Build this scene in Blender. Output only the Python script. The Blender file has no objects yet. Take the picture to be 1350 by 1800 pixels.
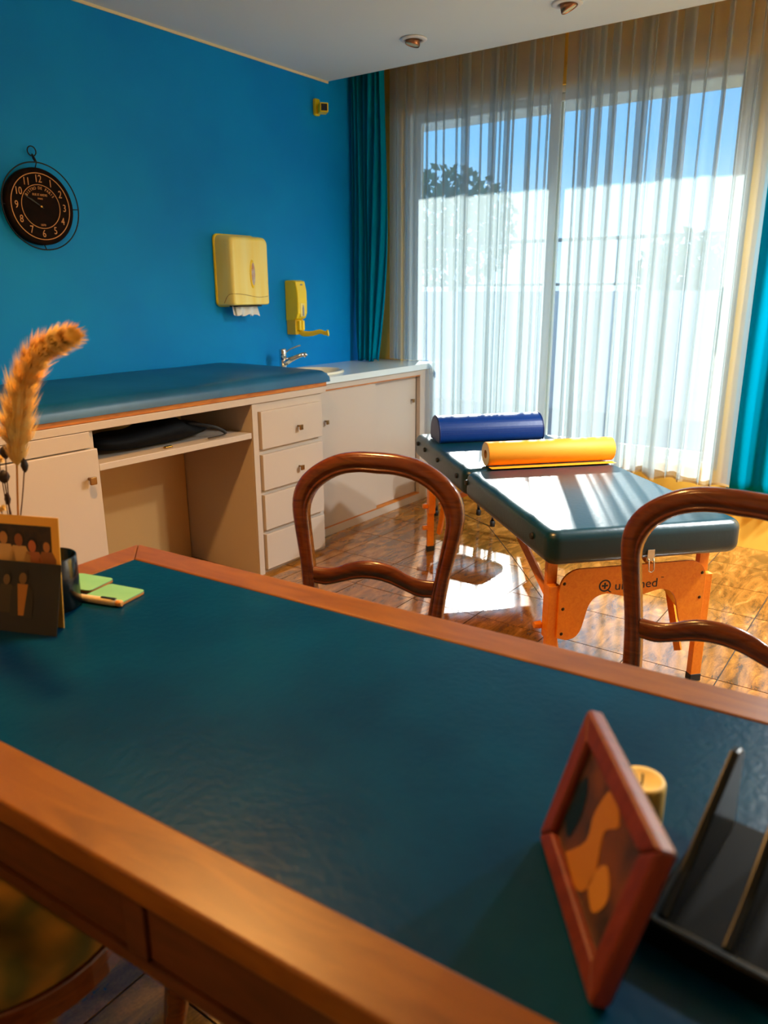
import bpy, bmesh, math, random
from mathutils import Vector, Matrix
random.seed(11)
R = math.radians
sc = bpy.context.scene
COL = sc.collection

# ------------------------------------------------------------------ camera
def make_camera():
    yaw, pitch, roll = R(35.795), R(16.148), R(-0.23)
    F = Vector((math.cos(yaw)*math.cos(pitch), math.sin(yaw)*math.cos(pitch), -math.sin(pitch)))
    r = Vector((math.sin(yaw), -math.cos(yaw), 0)); u = r.cross(F)
    c, s = math.cos(roll), math.sin(roll)
    rr = c*r + s*u; uu = -s*r + c*u
    cam = bpy.data.cameras.new('camera'); co = bpy.data.objects.new('camera', cam); COL.objects.link(co)
    m = Matrix(((rr.x, uu.x, -F.x, 0), (rr.y, uu.y, -F.y, 0), (rr.z, uu.z, -F.z, 1.35), (0, 0, 0, 1)))
    co.matrix_world = m
    cam.sensor_fit = 'HORIZONTAL'; cam.sensor_width = 36; cam.lens = 1342.6/1350*36
    cam.clip_start = 0.02; cam.clip_end = 200
    cam.dof.use_dof = True; cam.dof.focus_distance = 2.6; cam.dof.aperture_fstop = 5.0
    sc.camera = co
make_camera()

# ------------------------------------------------------------------ sky, sun, exposure
w = bpy.data.worlds.new('world'); sc.world = w; w.use_nodes = True
nt = w.node_tree; nt.nodes.clear()
out = nt.nodes.new('ShaderNodeOutputWorld'); bg = nt.nodes.new('ShaderNodeBackground')
tcw = nt.nodes.new('ShaderNodeTexCoord'); sx = nt.nodes.new('ShaderNodeSeparateXYZ'); ramp = nt.nodes.new('ShaderNodeValToRGB')
nt.links.new(tcw.outputs['Generated'], sx.inputs[0]); nt.links.new(sx.outputs['Z'], ramp.inputs['Fac'])
el = ramp.color_ramp.elements
el[0].position = 0.0; el[0].color = (.62, .80, .95, 1); el[1].position = .9; el[1].color = (.06, .24, .70, 1)
k_ = el.new(.16); k_.color = (.20, .52, .92, 1)
bg.inputs['Strength'].default_value = 1.25
nt.links.new(ramp.outputs[0], bg.inputs['Color']); nt.links.new(bg.outputs[0], out.inputs['Surface'])
SUN_EL = R(25)
sl = bpy.data.lights.new('sun', 'SUN'); sl.energy = 8.8; sl.angle = R(0.6); sl.color = (1.0, 0.96, 0.90)
so = bpy.data.objects.new('sun', sl); COL.objects.link(so); so.location = (12, 6, 8)
sd = Vector((-0.885, -0.466, -math.tan(SUN_EL)))
so.rotation_euler = sd.to_track_quat('-Z', 'Y').to_euler()
sc.view_settings.view_transform = 'Standard'; sc.view_settings.look = 'None'
sc.view_settings.gamma = 1.0; sc.view_settings.use_curve_mapping = False
sc.view_settings.exposure = 1.0
cy = sc.cycles
cy.use_denoising = True; cy.max_bounces = 10; cy.diffuse_bounces = 5; cy.glossy_bounces = 4
cy.transmission_bounces = 6; cy.transparent_max_bounces = 24; cy.sample_clamp_indirect = 6.0
cy.caustics_reflective = False; cy.caustics_refractive = False

# ------------------------------------------------------------------ helpers
def srgb(c):
    return tuple((x/255/12.92 if x/255 <= .04045 else ((x/255+.055)/1.055)**2.4) for x in c)
MATS = {}
def mat(name, col, rough=.5, metal=0., spec=.5, var=None, vscale=6., vstretch=(1, 1, 1), bump=0., bscale=80., coat=0., rnd=0., wood=False, alpha_t=0., detail=4.):
    """principled material; var = second sRGB colour blended in by object-space noise"""
    if name in MATS: return MATS[name]
    m = bpy.data.materials.new(name); m.use_nodes = True; MATS[name] = m
    n = m.node_tree; b = n.nodes['Principled BSDF']
    L = n.links.new
    b.inputs['Roughness'].default_value = rough; b.inputs['Metallic'].default_value = metal
    b.inputs['Specular IOR Level'].default_value = spec
    b.inputs['Coat Weight'].default_value = coat; b.inputs['Coat Roughness'].default_value = .1
    c1 = (*srgb(col), 1)
    b.inputs['Base Color'].default_value = c1
    tc = n.nodes.new('ShaderNodeTexCoord'); mp = n.nodes.new('ShaderNodeMapping'); L(tc.outputs['Object'], mp.inputs['Vector'])
    mp.inputs['Scale'].default_value = vstretch
    last = None
    if var is not None:
        nz = n.nodes.new('ShaderNodeTexNoise'); nz.inputs['Scale'].default_value = vscale; nz.inputs['Detail'].default_value = detail
        if wood: nz.inputs['Distortion'].default_value = 1.2
        L(mp.outputs[0], nz.inputs['Vector'])
        rp = n.nodes.new('ShaderNodeValToRGB'); rp.color_ramp.elements[0].position = .34; rp.color_ramp.elements[1].position = .68
        rp.color_ramp.elements[0].color = c1; rp.color_ramp.elements[1].color = (*srgb(var), 1)
        L(nz.outputs['Fac'], rp.inputs['Fac']); last = rp.outputs['Color']
    if rnd:
        oi = n.nodes.new('ShaderNodeObjectInfo'); hs = n.nodes.new('ShaderNodeHueSaturation')
        mr = n.nodes.new('ShaderNodeMapRange'); mr.inputs['To Min'].default_value = 1-rnd; mr.inputs['To Max'].default_value = 1+rnd
        L(oi.outputs['Random'], mr.inputs['Value']); L(mr.outputs[0], hs.inputs['Value'])
        if last is not None: L(last, hs.inputs['Color'])
        else: hs.inputs['Color'].default_value = c1
        last = hs.outputs['Color']
    if last is not None: L(last, b.inputs['Base Color'])
    if bump:
        nb = n.nodes.new('ShaderNodeTexNoise'); nb.inputs['Scale'].default_value = bscale; nb.inputs['Detail'].default_value = 3
        bp = n.nodes.new('ShaderNodeBump'); bp.inputs['Strength'].default_value = bump; bp.inputs['Distance'].default_value = .004
        L(mp.outputs[0], nb.inputs['Vector']); L(nb.outputs['Fac'], bp.inputs['Height']); L(bp.outputs[0], b.inputs['Normal'])
    return m

class MB:
    """mesh collector: everything added becomes ONE mesh object"""
    def __init__(s): s.v = []; s.f = []; s.sm = []
    def add(s, vs, fs, smooth=False, M=None):
        o = len(s.v)
        s.v += [tuple(M @ Vector(p)) if M is not None else tuple(p) for p in vs]
        s.f += [tuple(i+o for i in f) for f in fs]; s.sm += [smooth]*len(fs); return s
    def box(s, a, b, M=None):
        x0, y0, z0 = a; x1, y1, z1 = b
        x0, x1 = min(x0, x1), max(x0, x1); y0, y1 = min(y0, y1), max(y0, y1); z0, z1 = min(z0, z1), max(z0, z1)
        vs = [(x, y, z) for z in (z0, z1) for x, y in ((x0, y0), (x1, y0), (x1, y1), (x0, y1))]
        return s.add(vs, [(3, 2, 1, 0), (4, 5, 6, 7), (0, 1, 5, 4), (1, 2, 6, 5), (2, 3, 7, 6), (3, 0, 4, 7)], M=M)
    def cyl(s, p0, p1, r0, r1=None, seg=20, cap=True, M=None):
        r1 = r0 if r1 is None else r1
        return s.tube([p0, p1], [r0, r1], seg, cap, M)
    def tube(s, path, rad, seg=12, cap=True, M=None, flat=None, smooth=True):
        P = [Vector(p) for p in path]; n = len(P)
        rad = rad if isinstance(rad, (list, tuple)) else [rad]*n
        T = [(P[min(i+1, n-1)]-P[max(i-1, 0)]).normalized() for i in range(n)]
        a = Vector((0, 0, 1)) if abs(T[0].z) < .9 else Vector((1, 0, 0))
        N = (a - T[0]*a.dot(T[0])).normalized(); vs = []; fs = []
        for i in range(n):
            N = (N - T[i]*N.dot(T[i])).normalized(); B = T[i].cross(N)
            for k in range(seg):
                t = 2*math.pi*k/seg; q = (flat or 1.)
                vs.append(P[i] + (N*math.cos(t) + B*math.sin(t)*q)*rad[i])
        for i in range(n-1):
            for k in range(seg):
                fs.append((i*seg+k, i*seg+(k+1) % seg, (i+1)*seg+(k+1) % seg, (i+1)*seg+k))
        s.add(vs, fs, smooth, M)
        if cap:
            s.add(vs[:seg], [tuple(range(seg))[::-1]], False, M); s.add(vs[-seg:], [tuple(range(seg))], False, M)
        return s
    def lathe(s, prof, c=(0, 0, 0), seg=32, M=None, smooth=True, sx=1., sy=1.):
        vs = []; fs = []; n = len(prof)
        for r, z in prof:
            for k in range(seg):
                t = 2*math.pi*k/seg; vs.append((c[0]+r*math.cos(t)*sx, c[1]+r*math.sin(t)*sy, c[2]+z))
        for i in range(n-1):
            for k in range(seg):
                fs.append((i*seg+k, i*seg+(k+1) % seg, (i+1)*seg+(k+1) % seg, (i+1)*seg+k))
        return s.add(vs, fs, smooth, M)
    def prism(s, poly, t0, t1, ax='z', M=None):
        """poly 2-D outline extruded from t0 to t1 along ax; convex or not (ngon)"""
        n = len(poly)
        def p3(p, t): return {'z': (p[0], p[1], t), 'y': (p[0], t, p[1]), 'x': (t, p[0], p[1])}[ax]
        vs = [p3(p, t0) for p in poly] + [p3(p, t1) for p in poly]
        fs = [tuple(range(n))[::-1], tuple(range(n, 2*n))] + [(i, (i+1) % n, n+(i+1) % n, n+i) for i in range(n)]
        return s.add(vs, fs, M=M)
    def slab(s, x0, x1, y0, y1, z0, z1, rc=.03, re=.02, M=None, nc=6, ne=5, crown=0.):
        """cushion-like slab: rounded corners (rc) and rounded top/bottom edges (re)"""
        layers = []
        for i in range(ne+1):
            t = math.pi/2*i/ne; layers.append((re*(1-math.sin(t)), z0+re*(1-math.cos(t))))
        for i in range(ne+1):
            t = math.pi/2*i/ne; layers.append((re*(1-math.cos(t)), z1-re+re*math.sin(t)))
        vs = []; fs = []; m = 4*(nc+1)
        for ins, z in layers:
            for q, (cx, cy) in enumerate(((x1-rc, y1-rc), (x0+rc, y1-rc), (x0+rc, y0+rc), (x1-rc, y0+rc))):
                for k in range(nc+1):
                    t = math.pi/2*(q + k/nc); rr = max(rc-ins, .0005) if rc > ins else .0005
                    dx = (rc-ins-rr); vs.append((cx+math.cos(t)*(rr+dx*0), cy+math.sin(t)*(rr+dx*0), z))
        nl = len(layers)
        for i in range(nl-1):
            for k in range(m): fs.append((i*m+k, i*m+(k+1) % m, (i+1)*m+(k+1) % m, (i+1)*m+k))
        o = len(vs); vs.append(((x0+x1)/2, (y0+y1)/2, z1+crown))
        for k in range(m): fs.append(((nl-1)*m+k, (nl-1)*m+(k+1) % m, o))
        s.add(vs, fs, True, M)
        s.add(vs[:m], [tuple(range(m))[::-1]], False, M)
        return s
    def build(s, name, m, parent=None, bevel=0., bseg=2, sharp=None):
        me = bpy.data.meshes.new(name); me.from_pydata(s.v, [], s.f)
        for p, k in zip(me.polygons, s.sm): p.use_smooth = k
        bm = bmesh.new(); bm.from_mesh(me); bmesh.ops.remove_doubles(bm, verts=bm.verts, dist=1e-6)
        [bm.verts.remove(v_) for v_ in list(bm.verts) if not v_.link_faces]; bmesh.ops.recalc_face_normals(bm, faces=bm.faces); bm.to_mesh(me); bm.free()
        o = bpy.data.objects.new(name, me); COL.objects.link(o)
        if m is not None: me.materials.append(m)
        if parent is not None: o.parent = parent
        if bevel:
            b = o.modifiers.new('b', 'BEVEL'); b.width = bevel; b.segments = bseg; b.limit_method = 'ANGLE'; b.angle_limit = R(40)
        return o
def thing(name, label, cat, loc=(0, 0, 0), rz=0., group=None, kind=None):
    o = bpy.data.objects.new(name, None); COL.objects.link(o); o.location = loc; o.rotation_euler = (0, 0, rz); o.empty_display_size = .1
    return tag(o, label, cat, group, kind)
def tag(o, label=None, cat=None, group=None, kind=None):
    if label: o['label'] = label
    if cat: o['category'] = cat
    if group: o['group'] = group
    if kind: o['kind'] = kind
    return o
def struct(o, label=None): o['kind'] = 'structure'; return tag(o, label)
def copy_tree(o, parent=None):
    c = o.copy(); COL.objects.link(c); c.parent = parent
    for ch in list(o.children): copy_tree(ch, c)
    return c
def text_mesh(name, body, size, m, parent, M, extrude=.0006, align='CENTER', xs=1.):
    cu = bpy.data.curves.new(name, 'FONT'); cu.body = body; cu.size = size; cu.extrude = extrude; cu.align_x = align; cu.align_y = 'CENTER'; cu.resolution_u = 3
    t = bpy.data.objects.new(name, cu); COL.objects.link(t); dg = bpy.context.evaluated_depsgraph_get()
    me = bpy.data.meshes.new_from_object(t.evaluated_get(dg)); bpy.data.objects.remove(t); bpy.data.curves.remove(cu)
    me.transform(M @ Matrix.Diagonal((xs, 1, 1, 1))); me.name = name; me.materials.clear(); me.materials.append(m)
    o = bpy.data.objects.new(name, me); COL.objects.link(o); o.parent = parent; return o
def spline(pts, n=8):
    """Catmull-Rom through points"""
    P = [Vector(p) for p in pts]; o = []
    for i in range(len(P)-1):
        a, b, c, d = P[max(i-1, 0)], P[i], P[i+1], P[min(i+2, len(P)-1)]
        for k in range(n):
            t = k/n; o.append(.5*((2*b) + (c-a)*t + (2*a-5*b+4*c-d)*t*t + (3*b-a-3*c+d)*t**3))
    o.append(P[-1]); return o

def ellipse(cx, cz, rx, rz, n=18): return [(cx+rx*math.cos(2*math.pi*k/n), cz+rz*math.sin(2*math.pi*k/n)) for k in range(n)]

# ------------------------------------------------------------------ room dimensions
YW, XWIN, ZC, ZTOP = 3.227, 4.34, 2.545, 2.78
XB, YR = -1.7, -1.5
LIP = 3.92

# ------------------------------------------------------------------ materials of the setting
M_blue = mat('blue_plaster', (0, 134, 214), .55, var=(0, 148, 222), vscale=1.6, bump=.15, bscale=25, spec=.15)
M_white = mat('white_wall', (214, 206, 190), .8, bump=.1, bscale=60)
M_ceil = mat('white_ceiling', (218, 232, 236), .85)
M_cream = mat('cream_wall', (238, 192, 76), .7, var=(228, 180, 66), vscale=3)
M_frame = mat('white_window_frame', (225, 230, 228), .35)

# floor: slab + tiles
def granite():
    m = bpy.data.materials.new('granite_tile'); m.use_nodes = True; n = m.node_tree; b = n.nodes['Principled BSDF']; L = n.links.new
    tc = n.nodes.new('ShaderNodeTexCoord'); oi = n.nodes.new('ShaderNodeObjectInfo')
    ad = n.nodes.new('ShaderNodeVectorMath'); ad.operation = 'ADD'; sc_ = n.nodes.new('ShaderNodeVectorMath'); sc_.operation = 'SCALE'; sc_.inputs['Scale'].default_value = 0.6
    L(oi.outputs['Location'], sc_.inputs[0]); L(tc.outputs['Object'], ad.inputs[0]); L(sc_.outputs[0], ad.inputs[1])
    mp = n.nodes.new('ShaderNodeMapping'); mp.inputs['Rotation'].default_value = (0, 0, R(35)); mp.inputs['Scale'].default_value = (1, 3.0, 1); L(ad.outputs[0], mp.inputs['Vector'])
    nz = n.nodes.new('ShaderNodeTexNoise'); nz.inputs['Scale'].default_value = 5; nz.inputs['Detail'].default_value = 7; nz.inputs['Roughness'].default_value = .65; nz.inputs['Distortion'].default_value = 1.1; L(mp.outputs[0], nz.inputs['Vector'])
    rp = n.nodes.new('ShaderNodeValToRGB'); e = rp.color_ramp.elements
    e[0].position = .28; e[0].color = (*srgb((76, 48, 18)), 1); e[1].position = .74; e[1].color = (*srgb((204, 148, 76)), 1)
    x = e.new(.45); x.color = (*srgb((128, 84, 34)), 1); x = e.new(.57); x.color = (*srgb((158, 104, 42)), 1)
    L(nz.outputs['Fac'], rp.inputs['Fac'])
    sp = n.nodes.new('ShaderNodeTexNoise'); sp.inputs['Scale'].default_value = 160; sp.inputs['Detail'].default_value = 2; L(ad.outputs[0], sp.inputs['Vector'])
    mx = n.nodes.new('ShaderNodeMixRGB'); mx.blend_type = 'OVERLAY'; mx.inputs['Fac'].default_value = .45; L(rp.outputs[0], mx.inputs['Color1']); L(sp.outputs['Fac'], mx.inputs['Color2'])
    L(mx.outputs[0], b.inputs['Base Color']); b.inputs['Roughness'].default_value = .09; b.inputs['IOR'].default_value = 2.0
    return m
M_gran = granite(); M_grout = mat('grout', (52, 40, 26), .9)
fl = struct(MB().box((XB-.1, YR-.1, -.12), (XWIN+.1, YW+.1, -.003)).build('floor', M_grout), 'brown granite tiled floor')
TP = .3293
tile_mesh = None
ix0, iy0 = 2.705, .475
xs = [ix0 + TP*k for k in range(-14, 6)]; ys = [iy0 + TP*k for k in range(-7, 9)]
for x in xs:
    for y in ys:
        x0, x1, y0, y1 = max(x, XB), min(x+TP, XWIN), max(y, YR), min(y+TP, YW)
        if x1-x0 < .03 or y1-y0 < .03: continue
        full = abs(x1-x0-TP) < 1e-6 and abs(y1-y0-TP) < 1e-6
        wx, wy = (x1-x0)/2-.0024, (y1-y0)/2-.0024
        if full and tile_mesh:
            o = bpy.data.objects.new('tile', tile_mesh); COL.objects.link(o); o.parent = fl
        else:
            o = MB().box((-wx, -wy, -.012), (wx, wy, 0)).build('tile', M_gran, fl)
            if full: tile_mesh = o.data
        o.location = ((x0+x1)/2, (y0+y1)/2, 0)

# walls
struct(MB().box((XB-.1, YW, 0), (4.62, YW+.12, ZTOP+.1)).build('wall_left', M_blue), 'blue plastered wall')
struct(MB().box((XB-.1, YR-.12, 0), (4.62, YR, ZTOP+.1)).build('wall_right', M_white))
struct(MB().box((XB-.1, YR, 0), (XB, YW, ZTOP+.1)).build('wall_back', M_white))
WY0, WY1, WZ0, WZ1 = .90, 2.985, .40, 2.43        # window opening
m = MB()
m.box((XWIN, YR, 0), (4.60, YW, WZ0)); m.box((XWIN, YR, WZ1), (4.60, YW, ZTOP+.1))
m.box((XWIN, YR, WZ0), (4.60, WY0, WZ1)); m.box((XWIN, WY1, WZ0), (4.60, YW, WZ1))
struct(m.build('wall_window', M_cream), 'cream wall around the wide window')
struct(MB().box((XB, YR, ZC), (LIP, YW, ZC+.09)).build('ceiling', M_ceil), 'white lowered ceiling')
struct(MB().box((LIP-.03, YR, ZTOP), (XWIN, YW, ZTOP+.08)).box((LIP-.03, YR, ZC+.09), (LIP, YW, ZTOP)).build('ceiling_pocket', M_cream), 'curtain pocket above the lowered ceiling, tinted yellow for a warm bounce')  # yellow colour stands in for warm light on the sheer tops
struct(MB().box((XB, YW-.006, ZC-.012), (LIP, YW, ZC)).build('trim_1', mat('trim_paint', (226, 214, 180), .7)))
# roller shutter box above the window
struct(MB().box((XWIN-.02, WY0-.1, WZ1-.01), (XWIN, WY1+.08, ZC-.03)).build('trim_2', M_cream, bevel=.004))

# window
def window():
    wn = bpy.data.objects.new('window_1', None); COL.objects.link(wn); struct(wn, 'wide sliding window with white frame behind sheer curtains')
    x0, x1 = 4.37, 4.45
    m = MB(); f = .045
    m.box((x0, WY0, WZ0), (x1, WY0+f, WZ1)); m.box((x0, WY1-f, WZ0), (x1, WY1, WZ1))
    m.box((x0, WY0+f, WZ0), (x1, WY1-f, WZ0+.035)); m.box((x0, WY0+f, WZ1-.035), (x1, WY1-f, WZ1))
    m.build('window_frame', M_frame, wn, bevel=.004)
    g = bpy.data.materials.new('window_glass'); g.use_nodes = True; n = g.node_tree; n.nodes.clear()
    ou = n.nodes.new('ShaderNodeOutputMaterial'); tr = n.nodes.new('ShaderNodeBsdfTransparent'); gl = n.nodes.new('ShaderNodeBsdfGlossy'); mx = n.nodes.new('ShaderNodeMixShader')
    gl.inputs['Roughness'].default_value = .02; mx.inputs[0].default_value = .05; tr.inputs[0].default_value = (.93, .97, .97, 1)
    n.links.new(tr.outputs[0], mx.inputs[1]); n.links.new(gl.outputs[0], mx.inputs[2]); n.links.new(mx.outputs[0], ou.inputs[0])
    for (a, b, xc) in ((1.935, 2.94, 4.425), (.945, 2.0, 4.395)):
        s = .055; z0, z1 = WZ0+.035, WZ1-.035; m = MB(); t = .014
        m.box((xc-t, a, z0), (xc+t, a+s, z1)); m.box((xc-t, b-s, z0), (xc+t, b, z1))
        m.box((xc-t, a+s, z0), (xc+t, b-s, z0+.05)); m.box((xc-t, a+s, z1-.04), (xc+t, b-s, z1))
        lf = m.build('sash', M_frame, wn, bevel=.003)
        MB().box((xc-.003, a+s, z0+.05), (xc+.003, b-s, z1-.04)).build('pane', g, lf)
        if a < 1:
            h = MB(); h.box((xc-t-.012, a+.012, 1.03), (xc-t, a+.042, 1.36)); h.box((xc-t-.03, a+.018, 1.20), (xc-t-.012, a+.036, 1.34))
            h.build('handle', mat('grey_handle', (120, 140, 142), .4), lf, bevel=.003)
window()

# ------------------------------------------------------------------ outdoors
M_conc = mat('pale_paving', (112, 116, 116), .8, var=(98, 102, 104), vscale=2)
struct(MB().box((4.60, -8, -.25), (30, 16, -.06)).build('ground', M_conc), 'pale terrace outside the window')
struct(MB().box((4.60, -3, 2.52), (5.42, 8, 2.75)).build('roof_overhang', M_ceil), 'white balcony slab above the window')
struct(MB().box((8.9, -6, -.06), (9.15, 14, 1.34)).build('garden_wall', mat('white_render', (200, 206, 208), .8)), 'white garden wall beyond the terrace')
rl = thing('railing', 'dark metal railing on the garden wall seen through the curtain', 'railing', (9.02, 0, 1.34))
M_dm = mat('dark_metal', (50, 60, 62), .5, .6)
MB().box((-.02, -5, .56), (.02, 12, .60)).build('top_rail', M_dm, rl)
MB().box((-.015, -5, .06), (.015, 12, .09)).build('bottom_rail', M_dm, rl)
bar = None
for k in range(86):
    y = -5 + k*.2
    if bar is None: b_ = MB().box((-.008, -.008, .09), (.008, .008, .56)).build('baluster', M_dm, rl); bar = b_.data
    else: b_ = bpy.data.objects.new('baluster', bar); COL.objects.link(b_); b_.parent = rl
    b_.location = (0, y, 0)
def bush(name, label, cat, loc, rx, rz, n, trunk=0., seed=1, group=None):
    rg = random.Random(seed); t = thing(name, label, cat, loc, group=group); mb = MB()
    for k in range(n):
        d = Vector((rg.gauss(0, 1), rg.gauss(0, 1), rg.gauss(0, 1))).normalized()*rg.random()**.4
        c = Vector((d.x*rx, d.y*rx, trunk+rz+d.z*rz)); s = rg.uniform(.05, .11)
        a = Vector((rg.gauss(0, 1), rg.gauss(0, 1), rg.gauss(0, 1))).normalized(); b = a.orthogonal().normalized(); q = a.cross(b)
        mb.add([c-b*s, c-q*s*.5, c+b*s, c+q*s*.5], [(0, 1, 2, 3)])
    mb.build('foliage', mat('leaf_green', (58, 92, 60), .6, var=(90, 120, 74), vscale=9), t)
    st = MB(); st.tube([(0, 0, -.02), (.03, 0, trunk*.6+.1), (0, .04, trunk+rz)], [.05, .04, .02], 8); st.build('trunk', mat('bark', (84, 66, 48), .9), t)
bush('shrub', 'round leafy shrub rising behind the garden railing', 'shrub', (10.2, 2.75, -.06), .62, .52, 900, 1.06, 3)
bush('tree', 'leafy tree outside by the window edge nearest the blue wall', 'tree', (10.5, 6.3, -.06), 1.0, .9, 1500, 1.4, 5)

# ------------------------------------------------------------------ curtains
def cloth_mat(name, col, transp, transl, rough=.8, var=None):
    m = bpy.data.materials.new(name); m.use_nodes = True; n = m.node_tree; n.nodes.clear(); L = n.links.new
    ou = n.nodes.new('ShaderNodeOutputMaterial'); tr = n.nodes.new('ShaderNodeBsdfTransparent'); tl = n.nodes.new('ShaderNodeBsdfTranslucent'); df = n.nodes.new('ShaderNodeBsdfDiffuse')
    a = n.nodes.new('ShaderNodeMixShader'); b = n.nodes.new('ShaderNodeMixShader')
    c = (*srgb(col), 1); tl.inputs[0].default_value = c; df.inputs[0].default_value = c
    a.inputs[0].default_value = transl; L(df.outputs[0], a.inputs[1]); L(tl.outputs[0], a.inputs[2])
    b.inputs[0].default_value = transp; L(a.outputs[0], b.inputs[1]); L(tr.outputs[0], b.inputs[2]); L(b.outputs[0], ou.inputs[0])
    return m
M_sheer = cloth_mat('sheer_voile', (200, 212, 213), .48, .58)
M_hem = cloth_mat('sheer_hem', (206, 176, 120), .12, .4)
M_drape = cloth_mat('teal_drape', (0, 166, 200), .0, .45)

def pleats(y0, y1, seed, lo=.035, hi=.105):
    """plan polyline of a gathered curtain: flat runs joined by tight Z folds (three layers)"""
    rg = random.Random(seed); d = -1; y = y0; pts = []
    while y > y1:
        run = min(rg.uniform(lo, hi), y-y1); wd = rg.choice((.008, .010, .012, .016, .03, .042)); bow = rg.uniform(-.022, .022)
        for k in range(5): pts.append((y - run*k/4, bow*math.sin(math.pi*k/4), 0))
        y -= run
        if y <= y1+.02: break
        pts += [(y-wd*.6, -.010, 1), (y-wd*.9, -.016, 1), (y-wd*.4, -.020, 1), (y+wd*.4, -.006, 1), (y+wd*.7, .004, 1), (y+wd*.1, .012, 1), (y-wd*.3, .010, 1)]
    return pts
def sheer(name, label, y0, y1, seed, xm=4.20):
    t = thing(name, label, 'curtain', (xm, (y0+y1)/2, 0), group='sheer curtains')
    P = pleats(y0, y1, seed); n = len(P); ym = (y0+y1)/2
    ph = [random.Random(seed*97+i//12).uniform(0, 6.28) for i in range(n)]
    def zb(y):
        return .918 if y > 2.685 else .345 + .022*abs(math.sin(math.pi*y/.15)) + .008*math.sin(y*31)
    NZ = 26; vs = []; fs = []; hv = []; hf = []
    def pt(i, z, dx=0.):
        y, x, fold = P[i]; a = (ZTOP-.05-z)/2.4; amp = .75+.6*a
        return (x*amp + .010*a*math.sin(y*9+seed) + dx, y-ym + .012*a*math.sin(y*5+ph[i]*0+seed) + (.010*a*math.sin(3*a+y*23) if fold else 0), z)
    for i in range(n):
        z0 = zb(P[i][0])
        for k in range(NZ+1):
            z = z0 + (ZTOP-.03-z0)*k/NZ; vs.append(pt(i, z))
        for k in range(5): hv.append(pt(i, z0-.004+.012*k/4, -.0015))
    for i in range(n-1):
        if (P[i][0] > 2.685) != (P[i+1][0] > 2.685):
            pass
        for k in range(NZ): fs.append((i*(NZ+1)+k, (i+1)*(NZ+1)+k, (i+1)*(NZ+1)+k+1, i*(NZ+1)+k+1))
        if not (P[i][0] > 2.685 or P[i+1][0] > 2.685):
            for k in range(4): hf.append((i*5+k, (i+1)*5+k, (i+1)*5+k+1, i*5+k+1))
    MB().add(vs, fs, True).build('voile', M_sheer, t)
    MB().add(hv, hf, True).build('stitched_hem', M_hem, t)
    MB().box((-.012, y1-ym, ZTOP-.035), (.012, y0-ym, ZTOP)).build('curtain_track', M_frame, t)
    return t
sheer('sheer_curtain', 'white sheer curtain over the window half nearest the blue wall', 2.985, 1.862, 4, 4.216)
sheer('sheer_curtain', 'white sheer curtain over the window half farthest from the blue wall', 1.838, .79, 9)
def drape(label, y0, y1, zbot, seed, flare=0., xm=4.288):
    t = thing('drape', label, 'curtain', (xm, (y0+y1)/2, 0), group='teal side drapes'); ym = (y0+y1)/2
    N, NZ = 90, 30; vs = []; fs = []; rg = random.Random(seed); f = rg.uniform(5.5, 6.5)
    for i in range(N+1):
        q = i/N
        for k in range(NZ+1):
            h = k/NZ; z = zbot + (ZTOP-.03-zbot)*h
            low = max(0, 1-h*2.2)
            y = y0+(y1-y0)*q - ym + flare*low*low*(.10*(q-.5)) + .01*math.sin(9*q+5*h)
            x = .024*math.sin(2*math.pi*f*q + 1.2*math.sin(3*h+seed)) + .012*math.sin(2*math.pi*2.3*q+2*h)
            if flare: x += -.02*low*low*math.sin(2*math.pi*3*q)**2; z += .02*low*low*math.sin(2*math.pi*4*q+1)**2
            vs.append((x, y, z))
    for i in range(N):
        for k in range(NZ): fs.append((i*(NZ+1)+k, (i+1)*(NZ+1)+k, (i+1)*(NZ+1)+k+1, i*(NZ+1)+k+1))
    o = MB().add(vs, fs, True).build('panel', M_drape, t)
    s = o.modifiers.new('s', 'SOLIDIFY'); s.thickness = .002
    MB().box((-.012, y1-ym, ZTOP-.03), (.012, y0-ym, ZTOP)).build('curtain_track', M_frame, t)
drape('teal drape bunched in the corner against the blue wall, resting on the counter', 3.217, 2.968, .902, 2, 1., 4.130)
drape('teal drape hanging at the window end away from the blue wall', .835, .15, .30, 7)

# ------------------------------------------------------------------ ceiling lights and sensor
M_wm = mat('white_metal', (225, 228, 228), .35)
M_chrome = mat('chrome', (214, 216, 218), .12, 1.)
def downlight(loc, label, tilt, lamp=None):
    t = thing('downlight', label, 'ceiling light', loc, 0., 'recessed ceiling spots')
    MB().lathe([(.040, -.001), (.066, -.001), (.067, -.005), (.061, -.009), (.043, -.010), (.040, -.006), (.040, -.001)], seg=40).build('trim_ring', M_wm, t)
    Mt = Matrix.Rotation(tilt, 4, Vector((1, .6, 0)).normalized())
    MB().lathe([(.0, .012), (.030, .012), (.036, -.012), (.038, -.026), (.0355, -.030), (.033, -.028), (.031, -.018), (0., -.016)], seg=32, M=Mt).build('lamp_housing', mat('bronze_trim', (176, 120, 84), .3, .9), t)
    MB().lathe([(0, -.0275), (.02, -.0285), (.0325, -.026)], seg=32, M=Mt).build('lens', mat('frosted_lens', (210, 214, 180), .3), t)
    if lamp:
        ld = bpy.data.lights.new('fill_spot', 'SPOT'); ld.energy = lamp[0]; ld.color = lamp[1]; ld.spot_size = R(165); ld.spot_blend = 1.; ld.shadow_soft_size = .08  # fill light, carried only by the added out-of-view spots
        lo = bpy.data.objects.new('fill_spot', ld); COL.objects.link(lo); lo.parent = t; lo.location = (0, 0, -.045)
    return t
downlight((3.554, 2.371, ZC), 'recessed ceiling spot nearest the blue wall', R(14))
downlight((3.542, 1.565, ZC), 'recessed ceiling spot farther from the blue wall, tilted lamp showing its lens', R(-26))

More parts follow.
